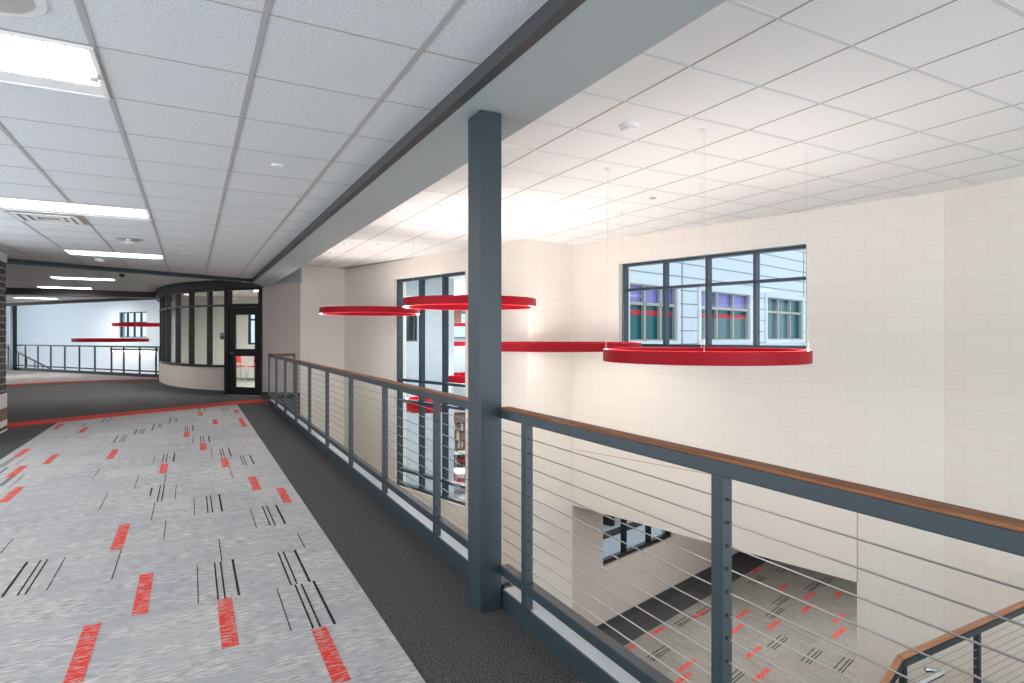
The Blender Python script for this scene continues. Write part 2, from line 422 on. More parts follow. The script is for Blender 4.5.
b = MB(); b.cur = 0
GX0, GX1 = -1.90, .835


def redY(x): return 12.02 + (x + 2.50) * (14.16 - 12.02) / 3.92 - .33


b.prism([(GX0, -4.98), (GX1, -4.98), (GX1, redY(GX1)), (GX0, redY(GX0))], .000, .006)


def quad(bld, x0, x1, y0, y1, z): bld.box(x0, x1, y0, y1, z - .003, z)


b.cur = 1
for (t, bo) in RED:
    A = unproj(*t); B = unproj(*bo); x = (A[0] + B[0]) / 2; yc = (A[1] + B[1]) / 2
    y0, y1 = min(A[1], B[1]), max(A[1], B[1])
    if y1 - y0 < .30: y0, y1 = yc - .17, yc + .17
    x = min(x, GX1 - .055); quad(b, x - .035, x + .035, y0, y1, .0075)
b.cur = 2
for (t, bo, k) in BLK:
    A = unproj(*t); B = unproj(*bo); x = (A[0] + B[0]) / 2; wd = {'t': .008, 'T': .0125, 's': .0045}[k]
    if x > GX1 - .03: continue
    quad(b, x - wd / 2, x + wd / 2, min(A[1], B[1]), max(A[1], B[1]), .008)
for i in range(16):      # the runner goes on behind the photographer
    x = random.uniform(-1.7, .6); y = random.uniform(-4.6, 1.2)
    b.cur = 1; quad(b, x, x + .105, y, y + .36, .0075); b.cur = 2
    for q, wq in ((-.3, .009), (-.26, .009), (-.18, .016)): quad(b, x + q, x + q + wq, y + .36, y + .72, .008)
o = b.build('carpet_runner', ['carpet_grey', 'yarn_red', 'yarn_black'])
tag(o, 'light grey hall carpet runner woven with red patches and black dashes', 'carpet')

# light carpet by the far railing
b = MB(); far = [unproj(-20, 385.6), unproj(7.3, 384.2), unproj(60, 381.6), unproj(110, 379.8), unproj(158, 378.7), (FR1[0] - .02, FR1[1] - .15), (FR0[0] - .05, FR0[1] - .15), (-9, 34)]
b.prism(far, 0, .006); b.cur = 1
for px, py in ((30, 379), (45, 381), (14, 381), (20, 373.5)):
    x, y = unproj(px, py); quad(b, x - .3, x + .3, y - .05, y + .05, .009)
tag(b.build('carpet_runner', ['carpet_grey', 'yarn_red']), 'light carpet with faint red marks along the far railing', 'carpet')

# lower carpet with red patches
W = Vector((.9655, .2606))      # along the lower wall
Nn = Vector((-.2606, .9655))
b = MB(); base = Vector(unproj(622.5, 647, LF))
pl = [base - W * 2.2, base + W * 12, base + W * 12 - Nn * 12, base - W * 2.2 - Nn * 14]
ang = math.atan2(W.y, W.x)


def loc(p): p = Vector(p) - base; return (p.dot(W), p.dot(Nn))


b.prism([loc(p) for p in pl], 0, .006); b.cur = 1
for x, y in [(632, 287), (712, 345), (798, 372), (790, 412), (893, 365), (893, 443), (893, 490), (450, 430), (308, 487), (585, 430), (570, 475), (682, 465), (620, 552), (405, 595), (390, 640), (645, 625), (212, 545)]:
    u, v = loc(unproj(560 + x / 3.2, 480 + y / 3.2, LF)); b.box(u - .26, u + .26, v - .045, v + .045, .004, .010)
b.cur = 2
for x, y in [(725, 288), (640, 325), (820, 345), (720, 390), (410, 455), (330, 560), (700, 430), (710, 525), (820, 570), (920, 600), (570, 640), (860, 330), (480, 420)]:
    u, v = loc(unproj(560 + x / 3.2, 480 + y / 3.2, LF))
    for dv in (0, .05, .13): b.box(u - .3, u + .3, v + dv, v + dv + .014, .004, .011)
o = b.build('carpet_runner', ['carpet_taupe', 'yarn_red', 'yarn_black'], origin=(base.x, base.y, LF), rotz=ang)
tag(o, 'grey brown carpet with red dashes on the lower floor', 'carpet')

# ------------------------------------------------------------- walls
# window wall of the atrium
LW, AW = seg(P1, P5)


def uon(px, A, B):
    """distance along A->B where the ray of image column px meets it"""
    t = (px - 512) / F; c, s = math.cos(TH), math.sin(TH); dx, dy = s + t * c, c - t * s
    L, a = seg(A, B); ux, uy = math.cos(a), math.sin(a)
    det = dx * uy - dy * ux
    # d*(dx,dy) = A + u*(ux,uy)
    d = (A[0] * uy - A[1] * ux) / det
    return ((d * dx - A[0]) * ux + (d * dy - A[1]) * uy)


wu0, wu1 = uon(618.6, P1, P5), uon(806.3, P1, P5); WZ0, WZ1 = 1.235, 2.60
ou1 = uon(857, P1, P5); OZ = -1.6
wall('wall_right', P1, P5, LF, CA, .30, 'block_cream', [(wu0, wu1, WZ0, WZ1), (-1, ou1, LF - 1, OZ)], lab='cream painted block wall with a wide window, right side of the atrium').location.z = 0
wall('wall_right', P5, P6, LF, CA, .30, 'block_cream', lab='cream painted block wall closest to the camera on the right')
wall('wall_return', P2, P1, LF, CA, .30, 'block_cream', lab='short cream wall between the two window walls')
# the opening's smooth lintel, slightly proud, with its reveal lines
b = MB(); b.box(.02, ou1, -.006, .29, OZ - .002, -.604)
o = b.build('wall_lintel', 'render_white', origin=(P1[0], P1[1], 0), rotz=AW); struct(o, 'smooth cream lintel over the lower opening', 'lintel')
b = MB(); b.box(.02, ou1 + .012, -.010, -.004, -.610, -.598); b.box(ou1, ou1 + .012, -.010, .0, OZ, -.604)
o = b.build('trim_joint', 'joint_tan', origin=(P1[0], P1[1], 0), rotz=AW); struct(o, 'thin tan joint line around the lintel', 'trim')
# lower room behind the opening
QE = (P1[0] + W.x * 8.2, P1[1] + W.y * 8.2)
lu0 = uon(603, P1, QE); lu1 = uon(673, P1, QE)
wall('wall_lower', P1, QE, LF, OZ + .05, .28, 'block_grey_shade', [(lu0, lu1, -2.93, -1.70)], lab='grey brown wall, shade in its colour, with a low window on the lower level')
wall('wall_lower', QE, (QE[0] + 2.6, QE[1] - 10), LF, OZ + .05, .28, 'block_grey_shade', lab='grey brown end wall of the lower room')
wall('wall_lower', (QE[0] + 2.6, QE[1] - 10), (P5[0] + .3, P5[1] - 3), LF, OZ + .05, .28, 'block_grey_shade', lab='grey brown near wall of the lower room')
b = MB(); b.prism([(P1[0] + .2, P1[1] + .35), (QE[0] + .3, QE[1] + .3), (QE[0] + 2.9, QE[1] - 10.2), (P5[0] + .25, P5[1] - 3.2), (P5[0] + .25, P5[1])], OZ + .05, OZ + .3)
struct(b.build('ceiling_lower', 'ceiling_tile_smooth'), 'white ceiling of the lower room', 'ceiling')
# left tall window wall
LL, AL = seg(P3, P2)
tu0, tu1 = uon(394.5, P3, P2), uon(465.3, P3, P2); TZ0, TZ1 = -1.78, 2.615
wall('wall_left', P3, P2, LF, CA, .30, 'block_cream', [(tu0, tu1, TZ0, TZ1)], lab='cream wall with tall narrow window behind the steel column')
wall('wall_far', P4, P3, LF, CA, .30, 'block_cream', lab='narrow cream wall beyond the far end of the railing')
# door wall, below and above
wall('wall_back', D1, P4, -.4, CL, .25, 'block_grey_shade', lab='shaded grey block wall between black door and atrium')
b = MB(); L_, a_ = seg(D0, P4); b.box(.55, L_ + .02, -.03, .25, CL, CA)
struct(b.build('trim_header', 'slate_soffit_lit', origin=(D0[0], D0[1], 0), rotz=a_), 'blue grey painted header above the shaded wall', 'trim')
b = MB(); b.box(0, seg(D1, P4)[0], -.014, 0, 0, .10)
struct(b.build('baseboard_back', 'rubber_base', origin=(D1[0], D1[1], 0), rotz=a_), 'dark rubber base under the shaded wall', 'baseboard')
# under-slab wall of the hall side (lower level)
wall('wall_under', (1.52, -5), (1.52, 14.4), LF, -.42, .2, 'block_cream', lab='cream wall below the hall floor edge')
# rear closure
wall('wall_rear', (-12, -5), (1.6, -5), 0, CL, .2, 'block_cream', [(9.3, 13.1, .2, 2.4)], lab='rear hall wall behind the camera')  # opening added out of view for the rear hall fill light
wall('wall_rear', (1.6, -5), (7.6, -5), LF, CA, .2, 'block_cream', [(.2, 5.6, -1.7, 2.9)], lab='rear atrium wall behind the camera')  # unseen opening added around the atrium fill light
wall('wall_west', (-12.2, -5), (-12.2, 34), 0, CL, .2, 'block_cream', lab='side wall far left beyond the hall')
wall('wall_west', (-3.3, -5), (-3.3, 9.90), 0, CL, .2, 'block_cream', [(.8 + 3.6 * k, 3.6 + 3.6 * k, .2, 2.45) for k in range(4)], lab='cream side wall left of the camera')  # row of unseen openings made for the side fill lights

# baseboards of the lower wall
b = MB(); b.box(0, 8.2, -.015, 0, LF, LF + .12)
struct(b.build('baseboard_lower', 'rubber_base', origin=(P1[0], P1[1], 0), rotz=math.atan2(W.y, W.x)), 'dark rubber base of the lower wall', 'baseboard')
b = MB(); b.box(0, 8.2, -.20, -.188, LF, LF + .012)
struct(b.build('trim_lower_floor', 'charcoal_trim', origin=(P1[0], P1[1], 0), rotz=math.atan2(W.y, W.x)), 'thin pale line along the lower carpet border', 'trim')

# ------------------------------------------------------------- ceilings
b = MB()
CE = [(-12, -5), (1.175, -5), (1.175, 13.6), (1.3, 15.1), (-.2, 15.2), (-.4, 19.2), (-1.2, 23.5), (-7.0, 32.2), (-12, 34)]
b.prism([(-12, -5), (1.175, -5), (1.175, 14.0), (-8.5, 9.05), (-12, 7.3)], CL, CL + .42)
struct(b.build('ceiling', 'ceiling_tile'), 'textured white lay-in tile ceiling over the hall', 'ceiling')
b = MB(); b.prism([(1.615, -5), (7.75, -5), (7.75, 3.6), (6.3, 9.3), (4.95, 9.0), (3.3, 15.0), (1.615, 15.0)], CA, CA + .1)
struct(b.build('ceiling_atrium', 'ceiling_tile_smooth'), 'bright white square-tile ceiling over the atrium', 'ceiling')
b = MB(); b.prism([(-12, 7.3), (-8.5, 9.05), (1.175, 14.0), (1.175, 15.2), (5.5, 16.5), (6, 24), (-.6, 24), (-.98, 23.4), (-6.9, 32.1), (-12, 34)], CF, CF + .30)
struct(b.build('ceiling_far_hall', 'ceiling_tile_smooth'), 'white ceiling of the hall beyond the angled cross beam', 'ceiling')
# hall grid
b = MB()
for i in range(-20, 3):
    x = .248 + .61 * i
    if x < 1.17: b.box(x - .012, x + .012, -5, 13.35 + x * .5103, CL - .004, CL + .01)
struct(b.build('trim_grid', 'grid_grey'), 'grey main runners of the hall ceiling', 'trim')
b = MB()
for j in range(-12, 19):
    y = 2.43 + .61 * j; b.box(max(-12, min((y - 13.35) / .5103, 1.17)) if y > 7.4 else -12, 1.175, y - .004, y + .004, CL - .002, CL + .01)
struct(b.build('trim_grid', 'grid_dark'), 'thin cross seams of the hall ceiling tiles', 'trim')
ax, ay = 2.63, 2.05


def xmax(y):
    if y > 9.0: return 4.9 - (y - 8.7) * .2877
    if y > 3.6: return P5[0] - (y - 3.6) * .27
    return 7.41


b = MB()
for j in range(-11, 22):
    y = ay + .61 * j
    b.box(1.615, xmax(y), y - .012, y + .012, CA - .003, CA + .01)
struct(b.build('trim_grid', 'grid_white'), 'white cross runners of the atrium ceiling', 'trim')
b = MB()
for i in range(-1, 8):
    x = ax + .61 * i
    if x > 7.4: continue
    ye = 14.9 if x < 3.2 else 8.7 + (4.94 - x) / .2877 if x < 4.9 else 8.7 if x < 5.98 else 3.6 + (7.40 - x) / .27
    b.box(x - .005, x + .005, -5, ye, CA - .003, CA + .01)
struct(b.build('trim_grid', 'grid_dark'), 'thin brown runners of the atrium ceiling', 'trim')

# beam over the railing
b = MB(); b.prism([(1.175, -5), (1.615, -5), (1.615, 15.0), (1.50, 15.10), (1.175, 14.02)], SO, CA + .1)
o = b.build('ceiling_beam', 'slate_soffit_lit'); tag(o, 'long slate painted beam above the railing, colour lightened as if lit', 'beam')
# charcoal trim strip along the beam's hall side
b = MB(); b.box(1.140, 1.19, -5, 13.9, SO - .002, CL)
struct(b.build('trim_beam_edge', 'charcoal_trim'), 'dark recess strip along the hall side of the beam', 'trim')
# thin cross beam above the red stripe
b = MB(); A, B_ = Vector((-8.5, 9.05)), Vector((1.16, 13.98)); n = Vector((-(B_ - A).y, (B_ - A).x)).normalized() * .09
b.prism([tuple(A - n), tuple(B_ - n), tuple(B_ + n), tuple(A + n)], SO, CF + .02)
tag(b.build('ceiling_beam', 'slate_paint'), 'slim slate cross beam set at an angle across the hall ceiling', 'beam')
b = MB(); b.box(-11.9, -.75, 21.2, 21.8, CF - .17, CF + .02)
tag(b.build('ceiling_beam', 'charcoal_trim'), 'deep charcoal beam crossing the far hall ceiling', 'beam')
b = MB(); b.bar((-7.0, 32.0, 2.70), (-1.0, 23.3, 2.70), .12, .14)
tag(b.build('ceiling_beam', 'charcoal_trim'), 'slim dark edge beam above the far railing', 'beam')

# ------------------------------------------------------------- steel column
t = empty('steel_column', (1.3525, 2.8315, 0), 'dark slate square steel column standing at the railing', 'column')
b = MB(); b.box(-.0625, .0625, -.0765, .0765, 0, SO); b.build('shaft', 'slate_paint', t, bevel=.006)
b = MB(); b.box(.052, .13, -.04, .05, .02, .11); b.build('bracket', 'slate_paint', t)

# ------------------------------------------------------------- guard railings
NC = 10; CZ = [.915 - .0695 * i for i in range(NC)]
PY = [1.305 + 1.195 * n for n in range(-6, 11)]


def guard(Y0, Y1, lab, ret=False):
    t = empty('guard_railing', (1.43, (Y0 + Y1) / 2, 0), lab, 'railing'); oy = (Y0 + Y1) / 2

    def bx(name, m, x0, x1, y0, y1, z0, z1, bev=0):
        q = MB(); q.box(x0 - 1.43, x1 - 1.43, y0 - oy, y1 - oy, z0, z1); return q.build(name, m, t, bevel=bev)
    bx('handrail', 'rail_wood', RX0, RX1, Y0, Y1, 1.029, 1.040, .003)
    bx('top_rail', 'slate_paint', RX0, RX1, Y0, Y1, .983, 1.029, .003)
    bx('bottom_rail', 'slate_paint', RX0 + .0015, RX1 - .008, Y0, Y1, .178, .226, .003)
    for y in PY:
        if Y0 < y < Y1 - .01 or (ret and abs(y - Y1) < .1):
            q = MB(); q.box(RX0 - 1.43, RX0 + .038 - 1.43, y - .0225 - oy, y + .0225 - oy, .095, .984); q.cur = 1
            for z in CZ: q.tube([(RX0 + .019 - 1.43, y - .0245 - oy, z), (RX0 + .019 - 1.43, y + .0245 - oy, z)], .0065, 8)
            q.build('post', ['slate_paint', 'black_frame'], t)
    for z in CZ:
        q = MB(); q.tube([(RX0 + .019 - 1.43, Y0 - oy, z), (RX0 + .019 - 1.43, Y1 - oy, z)], .0026, 6)
        q.build('cable', 'steel_cable', t)
    if ret:
        X2 = 1.93; Y = Y1
        def b2(name, m, z0, z1, w_=.06):
            q = MB(); q.box(RX0 - 1.43, X2 - 1.43, Y - w_ - oy, Y - oy, z0, z1); return q.build(name, m, t)
        b2('handrail', 'rail_wood_light', 1.030, 1.050); b2('top_rail', 'slate_paint', .984, 1.030); b2('bottom_rail', 'slate_paint', .178, .226)
        q = MB(); q.box(X2 - .04 - 1.43, X2 - 1.43, Y - .05 - oy, Y - .01 - oy, 0, .984); q.build('post', 'slate_paint', t)
        for z in CZ:
            q = MB(); q.tube([(RX0 - 1.43, Y - .03 - oy, z), (X2 - 1.43, Y - .03 - oy, z)], .0026, 6); q.build('cable', 'steel_cable', t)
    return t


guard(-4.9, 2.752, 'near cable railing with wood cap, right of the steel column')
guard(2.910, REND + .06, 'long receding cable railing with wood cap, left of the steel column', True)
# curb
b = MB(); b.box(1.415, 1.515, -5, 2.75, -.42, .099); b.box(1.415, 1.515, 2.91, REND + .02, -.42, .099); b.box(1.415, 2.0, REND - .08, REND + .02, -.42, .099); b.box(1.44, 1.515, 2.75, 2.91, -.42, .099)
struct(b.build('trim_curb', 'slate_paint'), 'slate painted steel curb under the railing', 'trim')
b = MB(); b.box(1.424, 1.512, -5, 2.75, .098, .1015); b.box(1.424, 1.512, 2.91, REND, .098, .1015)
struct(b.build('trim_curb_cap', 'cap_grey'), 'pale cap strip on top of the curb', 'trim')

# ------------------------------------------------------------- pendant rings


def pendant(cx, cy, r, top, lab, anchors=None, n=96, ceil=CA, band=.110):
    t = empty('ring_pendant_light', (cx, cy, top), lab, 'pendant light')
    q = MB(); ri = r - .045
    q.lathe([(r, -band), (r, 0), (r - .006, 0), (r - .006, -.012), (ri + .006, -.012), (ri + .006, 0), (ri, 0), (ri, -band), (ri + .004, -band), (ri + .004, -band + .008), (r - .004, -band + .008), (r - .004, -band)], n=n, closed=True)
    q.build('ring_housing', 'red_paint', t, smooth=True)
    q = MB(); q.lathe([(r - .005, -band + .004), (ri + .005, -band + .004)], n=n); q.build('diffuser', 'ring_lens', t)
    q = MB(); q.lathe([(r - .007, -.008), (ri + .007, -.008)], n=n); q.build('uplight_lens', 'ring_uplight', t)
    if anchors is None: anchors = [(r * .955 * math.cos(math.radians(a)), r * .955 * math.sin(math.radians(a))) for a in (45, 135, 225, 315)]
    for (ax_, ay_) in anchors:
        k = (r - .022) / math.hypot(ax_, ay_)
        q = MB(); q.tube([(ax_ * k, ay_ * k, -.01), (ax_, ay_, ceil - top)], .0014, 5); q.build('hanging_wire', 'wire_grey', t)
        q = MB(); q.lathe([(0, ceil - top - .022), (.012, ceil - top - .022), (.014, ceil - top - .012), (.038, ceil - top - .010), (.038, ceil - top)], ax_, ay_, 16)
        q.build('canopy', 'white_metal', t, smooth=True)
    return t


pendant(4.16, 4.05, .908, 1.283, 'nearest red ring pendant, hanging low before the wide window')
pendant(4.62, 7.30, 1.20, 1.315, 'wider red ring pendant partly hidden by the nearest ring and the column', [(-.88, -.87), (.31, -1.12), (.80, .80), (-.83, .83)])
pendant(3.36, 7.50, .905, 1.905, 'high red ring pendant crossing behind the steel column', [(-.66, -.60), (-.58, .64), (.57, -.63), (.62, .62)])
pendant(2.984, 11.236, .92, 1.925, 'high red ring pendant farthest left above the receding railing', [(-.62, -.65), (.63, -.57), (.5, .68), (-.6, .62)])

# ------------------------------------------------------------- ceiling fixtures


def troffer(x0, y0, lab, nx=2, grp=None, power=0, zc=None):
    """0.61 x 1.22 recessed fixture, lens facing down"""
    W_, D_ = .61 * nx, .61
    t = empty('recessed_ceiling_light', (x0 + W_ / 2, y0 + D_ / 2, CL - .004), lab, 'ceiling light', grp)
    q = MB()
    for a in ((-W_ / 2, W_ / 2, -D_ / 2, -D_ / 2 + .02), (-W_ / 2, W_ / 2, D_ / 2 - .02, D_ / 2), (-W_ / 2, -W_ / 2 + .02, -D_ / 2 + .02, D_ / 2 - .02), (W_ / 2 - .02, W_ / 2, -D_ / 2 + .02, D_ / 2 - .02)): q.box(*a, -.008, .002)
    q.build('frame', 'white_metal', t)
    q = MB(); n = 8; vs = []; fs = []
    for i in range(n + 1):
        y = -D_ / 2 + .02 + (D_ - .04) * i / n; z = -.003 - .0 * i
        for x in (-W_ / 2 + .02, W_ / 2 - .02): vs.append((x, y, z))
    for i in range(n): fs.append((2 * i, 2 * i + 1, 2 * i + 3, 2 * i + 2))
    q.add(vs, fs); q.build('reflector', 'reflector', t)
    q = MB(); q.box(-W_ / 2 + .03, W_ / 2 - .03, -.275, .12, -.012, -.004); q.build('lens', 'lamp_white', t)
    q = MB(); q.box(W_ / 2 - .05, W_ / 2 - .02, -.02, .04, -.024, -.003); q.build('end_cap', 'white_metal', t)
    if zc is not None: t.location.z = zc - .004
    if power:
        L = bpy.data.lights.new('fixture_light', 'AREA'); L.shape = 'RECTANGLE'; L.size = W_ - .08; L.size_y = .3; L.energy = power; L.color = (1, .97, .93); L.spread = math.radians(170)
        lo = bpy.data.objects.new('fixture_light', L); C.objects.link(lo); lo.parent = t; lo.location = (0, .015, -.03)
    return t


tl = ['nearest large recessed ceiling light at top left', 'second recessed ceiling light from the camera over the grey carpet', 'third recessed ceiling light from the camera, just past the vent and sensor']
for k, yy in enumerate((3.05, 6.71, 10.37)): troffer(-1.582, yy, tl[k])
troffer(-1.582, -.61, 'recessed hall light above and behind the camera'); troffer(-1.582, -4.0, 'recessed hall light close to the rear wall')
for x, y, l in ((-2.80, 16.7, 'recessed light just beyond the angled cross beam'), (-3.65, 20.1, 'recessed light in front of the deep charcoal beam'), (-5.4, 26.2, 'recessed light beyond the deep charcoal beam'), (-7.5, 15.0, 'recessed light far left beyond the brick pier'), (-8.2, 23.4, 'recessed light behind the deep charcoal beam, far left')): troffer(x, y, l, 2, power=40, zc=CF)

t = empty('air_vent', (-1.277, 7.625, CL - .003), 'square louvred ceiling vent beside the second ceiling light', 'vent')
q = MB(); q.box(-.305, .305, -.305, .305, -.006, .0); q.build('face_plate', 'grid_grey', t)
for k, r_ in enumerate((.25, .18, .11)):
    q = MB(); s4 = [(-r_, -r_), (r_, -r_), (r_, r_), (-r_, r_)]
    for i in range(4): q.bar((*s4[i], -.022 + .004 * k), (*s4[(i + 1) % 4], -.022 + .004 * k), .035, .006)
    q.build('louvre', 'white_metal', t)


def disc(name, px, py, ceil, prof, m, lab, cat, n=28):
    x, y = unproj(px, py, ceil); q = MB(); q.lathe([(r_, z) for r_, z in prof], n=n)
    o = q.build(name, m, origin=(x, y, ceil), smooth=True); return tag(o, lab, cat)


t = empty('ceiling_speaker', (-.63, 2.73, CL), 'round white ceiling speaker at the top left corner of the view', 'speaker')
q = MB(); q.lathe([(.0, -.010), (.135, -.010), (.165, -.007), (.17, 0)], n=48); q.build('rim', 'white_plastic', t, smooth=True)
q = MB(); q.lathe([(0, -.013), (.128, -.013), (.13, -.010)], n=48); q.build('grille', 'grid_grey', t, smooth=True)
t = empty('ceiling_sensor', (*unproj(129, 239, CL), CL), 'white ceiling sensor hanging between second and third ceiling lights', 'sensor')
q = MB(); q.lathe([(0, -.006), (.15, -.006), (.15, 0)], n=32); q.build('plate', 'grid_grey', t)
q = MB(); q.lathe([(0, -.06), (.045, -.06), (.075, -.045), (.03, -.02), (.03, 0)], n=24); q.build('head', 'white_plastic', t, smooth=True)
disc('sprinkler_head', 277.5, 165.5, CL, [(0, -.012), (.03, -.012), (.045, -.006), (.045, 0)], 'white_metal', 'small white sprinkler cap in the hall ceiling near the beam', 'sprinkler')
disc('sprinkler_head', 185, 253, CL, [(0, -.012), (.04, -.012), (.055, -.006), (.055, 0)], 'white_metal', 'small sprinkler cap above the glass room approach', 'sprinkler')
disc('motion_sensor', 99.5, 259, CL, [(0, -.045), (.05, -.045), (.07, -.03), (.07, 0)], 'white_plastic', 'small white dome just beyond the third ceiling light', 'sensor')
disc('security_camera', 122, 274.2, CL, [(0, -.06), (.03, -.055), (.05, -.03), (.05, 0)], 'charcoal_trim', 'little dark dome behind the angled cross beam', 'camera')
t = empty('smoke_detector', (*unproj(629, 125, CA), CA), 'round white smoke detector on the atrium ceiling right of the column', 'smoke detector')
q = MB(); q.lathe([(0, -.05), (.055, -.05), (.06, -.03), (.075, -.022), (.078, 0)], n=32); q.build('body', 'white_plastic', t, smooth=True)
q = MB(); q.lathe([(.058, -.036), (.0605, -.036), (.0605, -.032), (.058, -.032)], n=32, closed=True); q.build('vent_band', 'grid_grey', t)
disc('sprinkler_head', 653, 198, CA, [(0, -.010), (.035, -.010), (.045, 0)], 'grid_grey', 'small oval sprinkler cap on the atrium ceiling above the wide window', 'sprinkler')
disc('sprinkler_head', 630, 226.8, CA, [(0, -.018), (.022, -.018), (.045, 0)], 'white_metal', 'tiny sprinkler on the atrium ceiling by the corner', 'sprinkler')
disc('sprinkler_head', 380, 243.7, CA, [(0, -.018), (.05, -.018), (.07, 0)], 'white_metal', 'flat disc on the atrium ceiling left of the column', 'sprinkler')

# ------------------------------------------------------------- windows


def window(name, A, ang, u0, u1, z0, z1, inset, mul, trans, lab, fm='skylit_frame', w_=.05, dp=.12, sign=1, cat='window'):
    """aluminium window in the wall plane through A at angle ang; mul = mullion positions, trans = transom heights"""
    t = bpy.data.objects.new(name, None); C.objects.link(t); t.location = (A[0], A[1], 0); t.rotation_euler.z = ang
    struct(t, lab, cat)
    y0, y1 = sorted((sign * inset, sign * (inset + dp)))
    q = MB(); q.box(u0, u1, y0, y1, z0, z0 + w_); q.box(u0, u1, y0, y1, z1 - w_, z1); q.box(u0, u0 + w_, y0, y1, z0 + w_, z1 - w_); q.box(u1 - w_, u1, y0, y1, z0 + w_, z1 - w_)
    q.build('window_frame', fm, t)
    for m_ in mul:
        q = MB(); q.box(m_ - w_ / 2, m_ + w_ / 2, y0, y1, z0 + w_, z1 - w_); q.build('mullion', fm, t)
    for z in trans:
        q = MB(); q.box(u0 + w_, u1 - w_, y0, y1, z - w_ / 2, z + w_ / 2); q.build('transom', fm, t)
    q = MB(); ym = (y0 + y1) / 2; q.box(u0 + w_ * .5, u1 - w_ * .5, ym - .004, ym + .004, z0 + w_ * .5, z1 - w_ * .5); q.build('pane', 'clear_glass', t)
    return t


mus = [uon(p, P1, P5) for p in (660.5, 703.2, 751.3)]
window('window_1', P1, AW, wu0, wu1, WZ0, WZ1, .10, mus, [2.165], 'wide window of eight panes in the right atrium wall', sign=1, w_=.042)
window('window_2', P3, AL, tu0, tu1, TZ0, TZ1, .06, [uon(p, P3, P2) for p in (417.2, 440.5)], [.47, .03, -1.44], 'tall narrow atrium window left of the steel column', w_=.055, dp=.12, sign=1)
window('window_3', P1, math.atan2(W.y, W.x), lu0, lu1, -2.93, -1.70, .06, [lu0 + (lu1 - lu0) * k for k in (.33, .68)], [], 'low window with black frame on the lower level', fm='black_frame', w_=.07, dp=.10)
# thin window sill
b = MB(); b.box(wu0, wu1, -.0, .24, WZ0 - .015, WZ0 + .003)
struct(b.build('trim_window_sill', 'black_frame', origin=(P1[0], P1[1], 0), rotz=AW), 'dark sill under the wide window', 'trim')

# ------------------------------------------------------------- curved glass room and door
CU = [(.80, 15.83), (.62, 16.02), (.45, 16.23), (.28, 16.48), (.10, 16.76), (-.06, 17.06), (-.21, 17.40), (-.34, 17.78), (-.48, 18.2), (-.60, 18.7), (-.70, 19.3), (-.79, 20.0), (-.85, 21.0), (-.87, 23.4)]


def offs(P, d):
    out = []
    for i, p in enumerate(P):
        a = Vector(P[max(i - 1, 0)]); c = Vector(P[min(i + 1, len(P) - 1)]); n = Vector((-(c - a).y, (c - a).x)).normalized()
        out.append(tuple(Vector(p) + n * d))
    return out


def ribbon(P, d0, d1, z0, z1):
    q = MB(); a = offs(P, d0); c = offs(P, d1)
    for i in range(len(P) - 1):
        v = [(*a[i], z0), (*a[i + 1], z0), (*a[i + 1], z1), (*a[i], z1), (*c[i], z0), (*c[i + 1], z0), (*c[i + 1], z1), (*c[i], z1)]
        fs = [(0, 1, 2, 3), (7, 6, 5, 4), (3, 2, 6, 7), (4, 5, 1, 0)]
        if i == 0: fs.append((0, 3, 7, 4))
        if i == len(P) - 2: fs.append((1, 5, 6, 2))
        q.add(v, fs)
    return q


SILL, TR, HD = .655, 2.115, 2.49
gr = empty('glass_room_front', (CU[0][0], CU[0][1], 0), 'curved glazed room front with black mullions over a low pale wall', 'glazed partition')


def child(q, name, m, par, smooth=False):
    ox, oy = par.location.x, par.location.y
    q.v = [(x - ox, y - oy, z) for x, y, z in q.v]; return q.build(name, m, par, smooth=smooth)


child(ribbon(CU, -.2, .0, .10, SILL), 'low_wall', 'block_grey_shade', gr, False)
child(ribbon(CU, -.2, .012, 0, .10), 'base_trim', 'rubber_base', gr)
child(ribbon(CU, -.14, .02, SILL, SILL + .05), 'sill', 'black_frame', gr)
child(ribbon(CU, -.12, .0, TR, TR + .05), 'transom', 'black_frame', gr)
child(ribbon(CU, -.14, .02, HD, HD + .05), 'head_frame', 'black_frame', gr)
child(ribbon(CU, -.062, -.054, SILL + .05, HD), 'glass', 'clear_glass', gr)
o = child(ribbon([(1.50, 15.13)] + CU, -.3, .10, HD + .05, CF), 'fascia', 'charcoal_trim', gr)
o['label'] = 'charcoal curved fascia overhanging the glass'
for px in (160.3, 162.8, 166.5, 176.3, 190.0, 208.2):
    best = None
    for i in range(len(CU) - 1):
        L_, a_ = seg(CU[i], CU[i + 1]); u = uon(px, CU[i], CU[i + 1])
        if -.01 <= u <= L_ + .01: best = (CU[i][0] + math.cos(a_) * u, CU[i][1] + math.sin(a_) * u, a_); break
    if not best: continue
    x, y, a_ = best; q = MB(); c_, s_ = math.cos(a_), math.sin(a_)
    q.prism([(x + c_ * du - s_ * dn, y + s_ * du + c_ * dn) for du, dn in ((-.032, -.10), (.032, -.10), (.032, .015), (-.032, .015))], SILL + .05, HD)
    child(q, 'mullion', 'black_frame', gr)
print('ribbon sign check', offs(CU, .13)[0])

LD, AD = seg(D0, D1)
dr = bpy.data.objects.new('door_1', None); C.objects.link(dr); dr.location = (D0[0], D0[1], 0); dr.rotation_euler.z = AD
struct(dr, 'black framed glass door into the curved room, with transom window above', 'door')


def dbx(name, m, x0, x1, y0, y1, z0, z1, par=None, bev=0):
    q = MB(); q.box(x0, x1, y0, y1, z0, z1); return q.build(name, m, par or dr, bevel=bev)


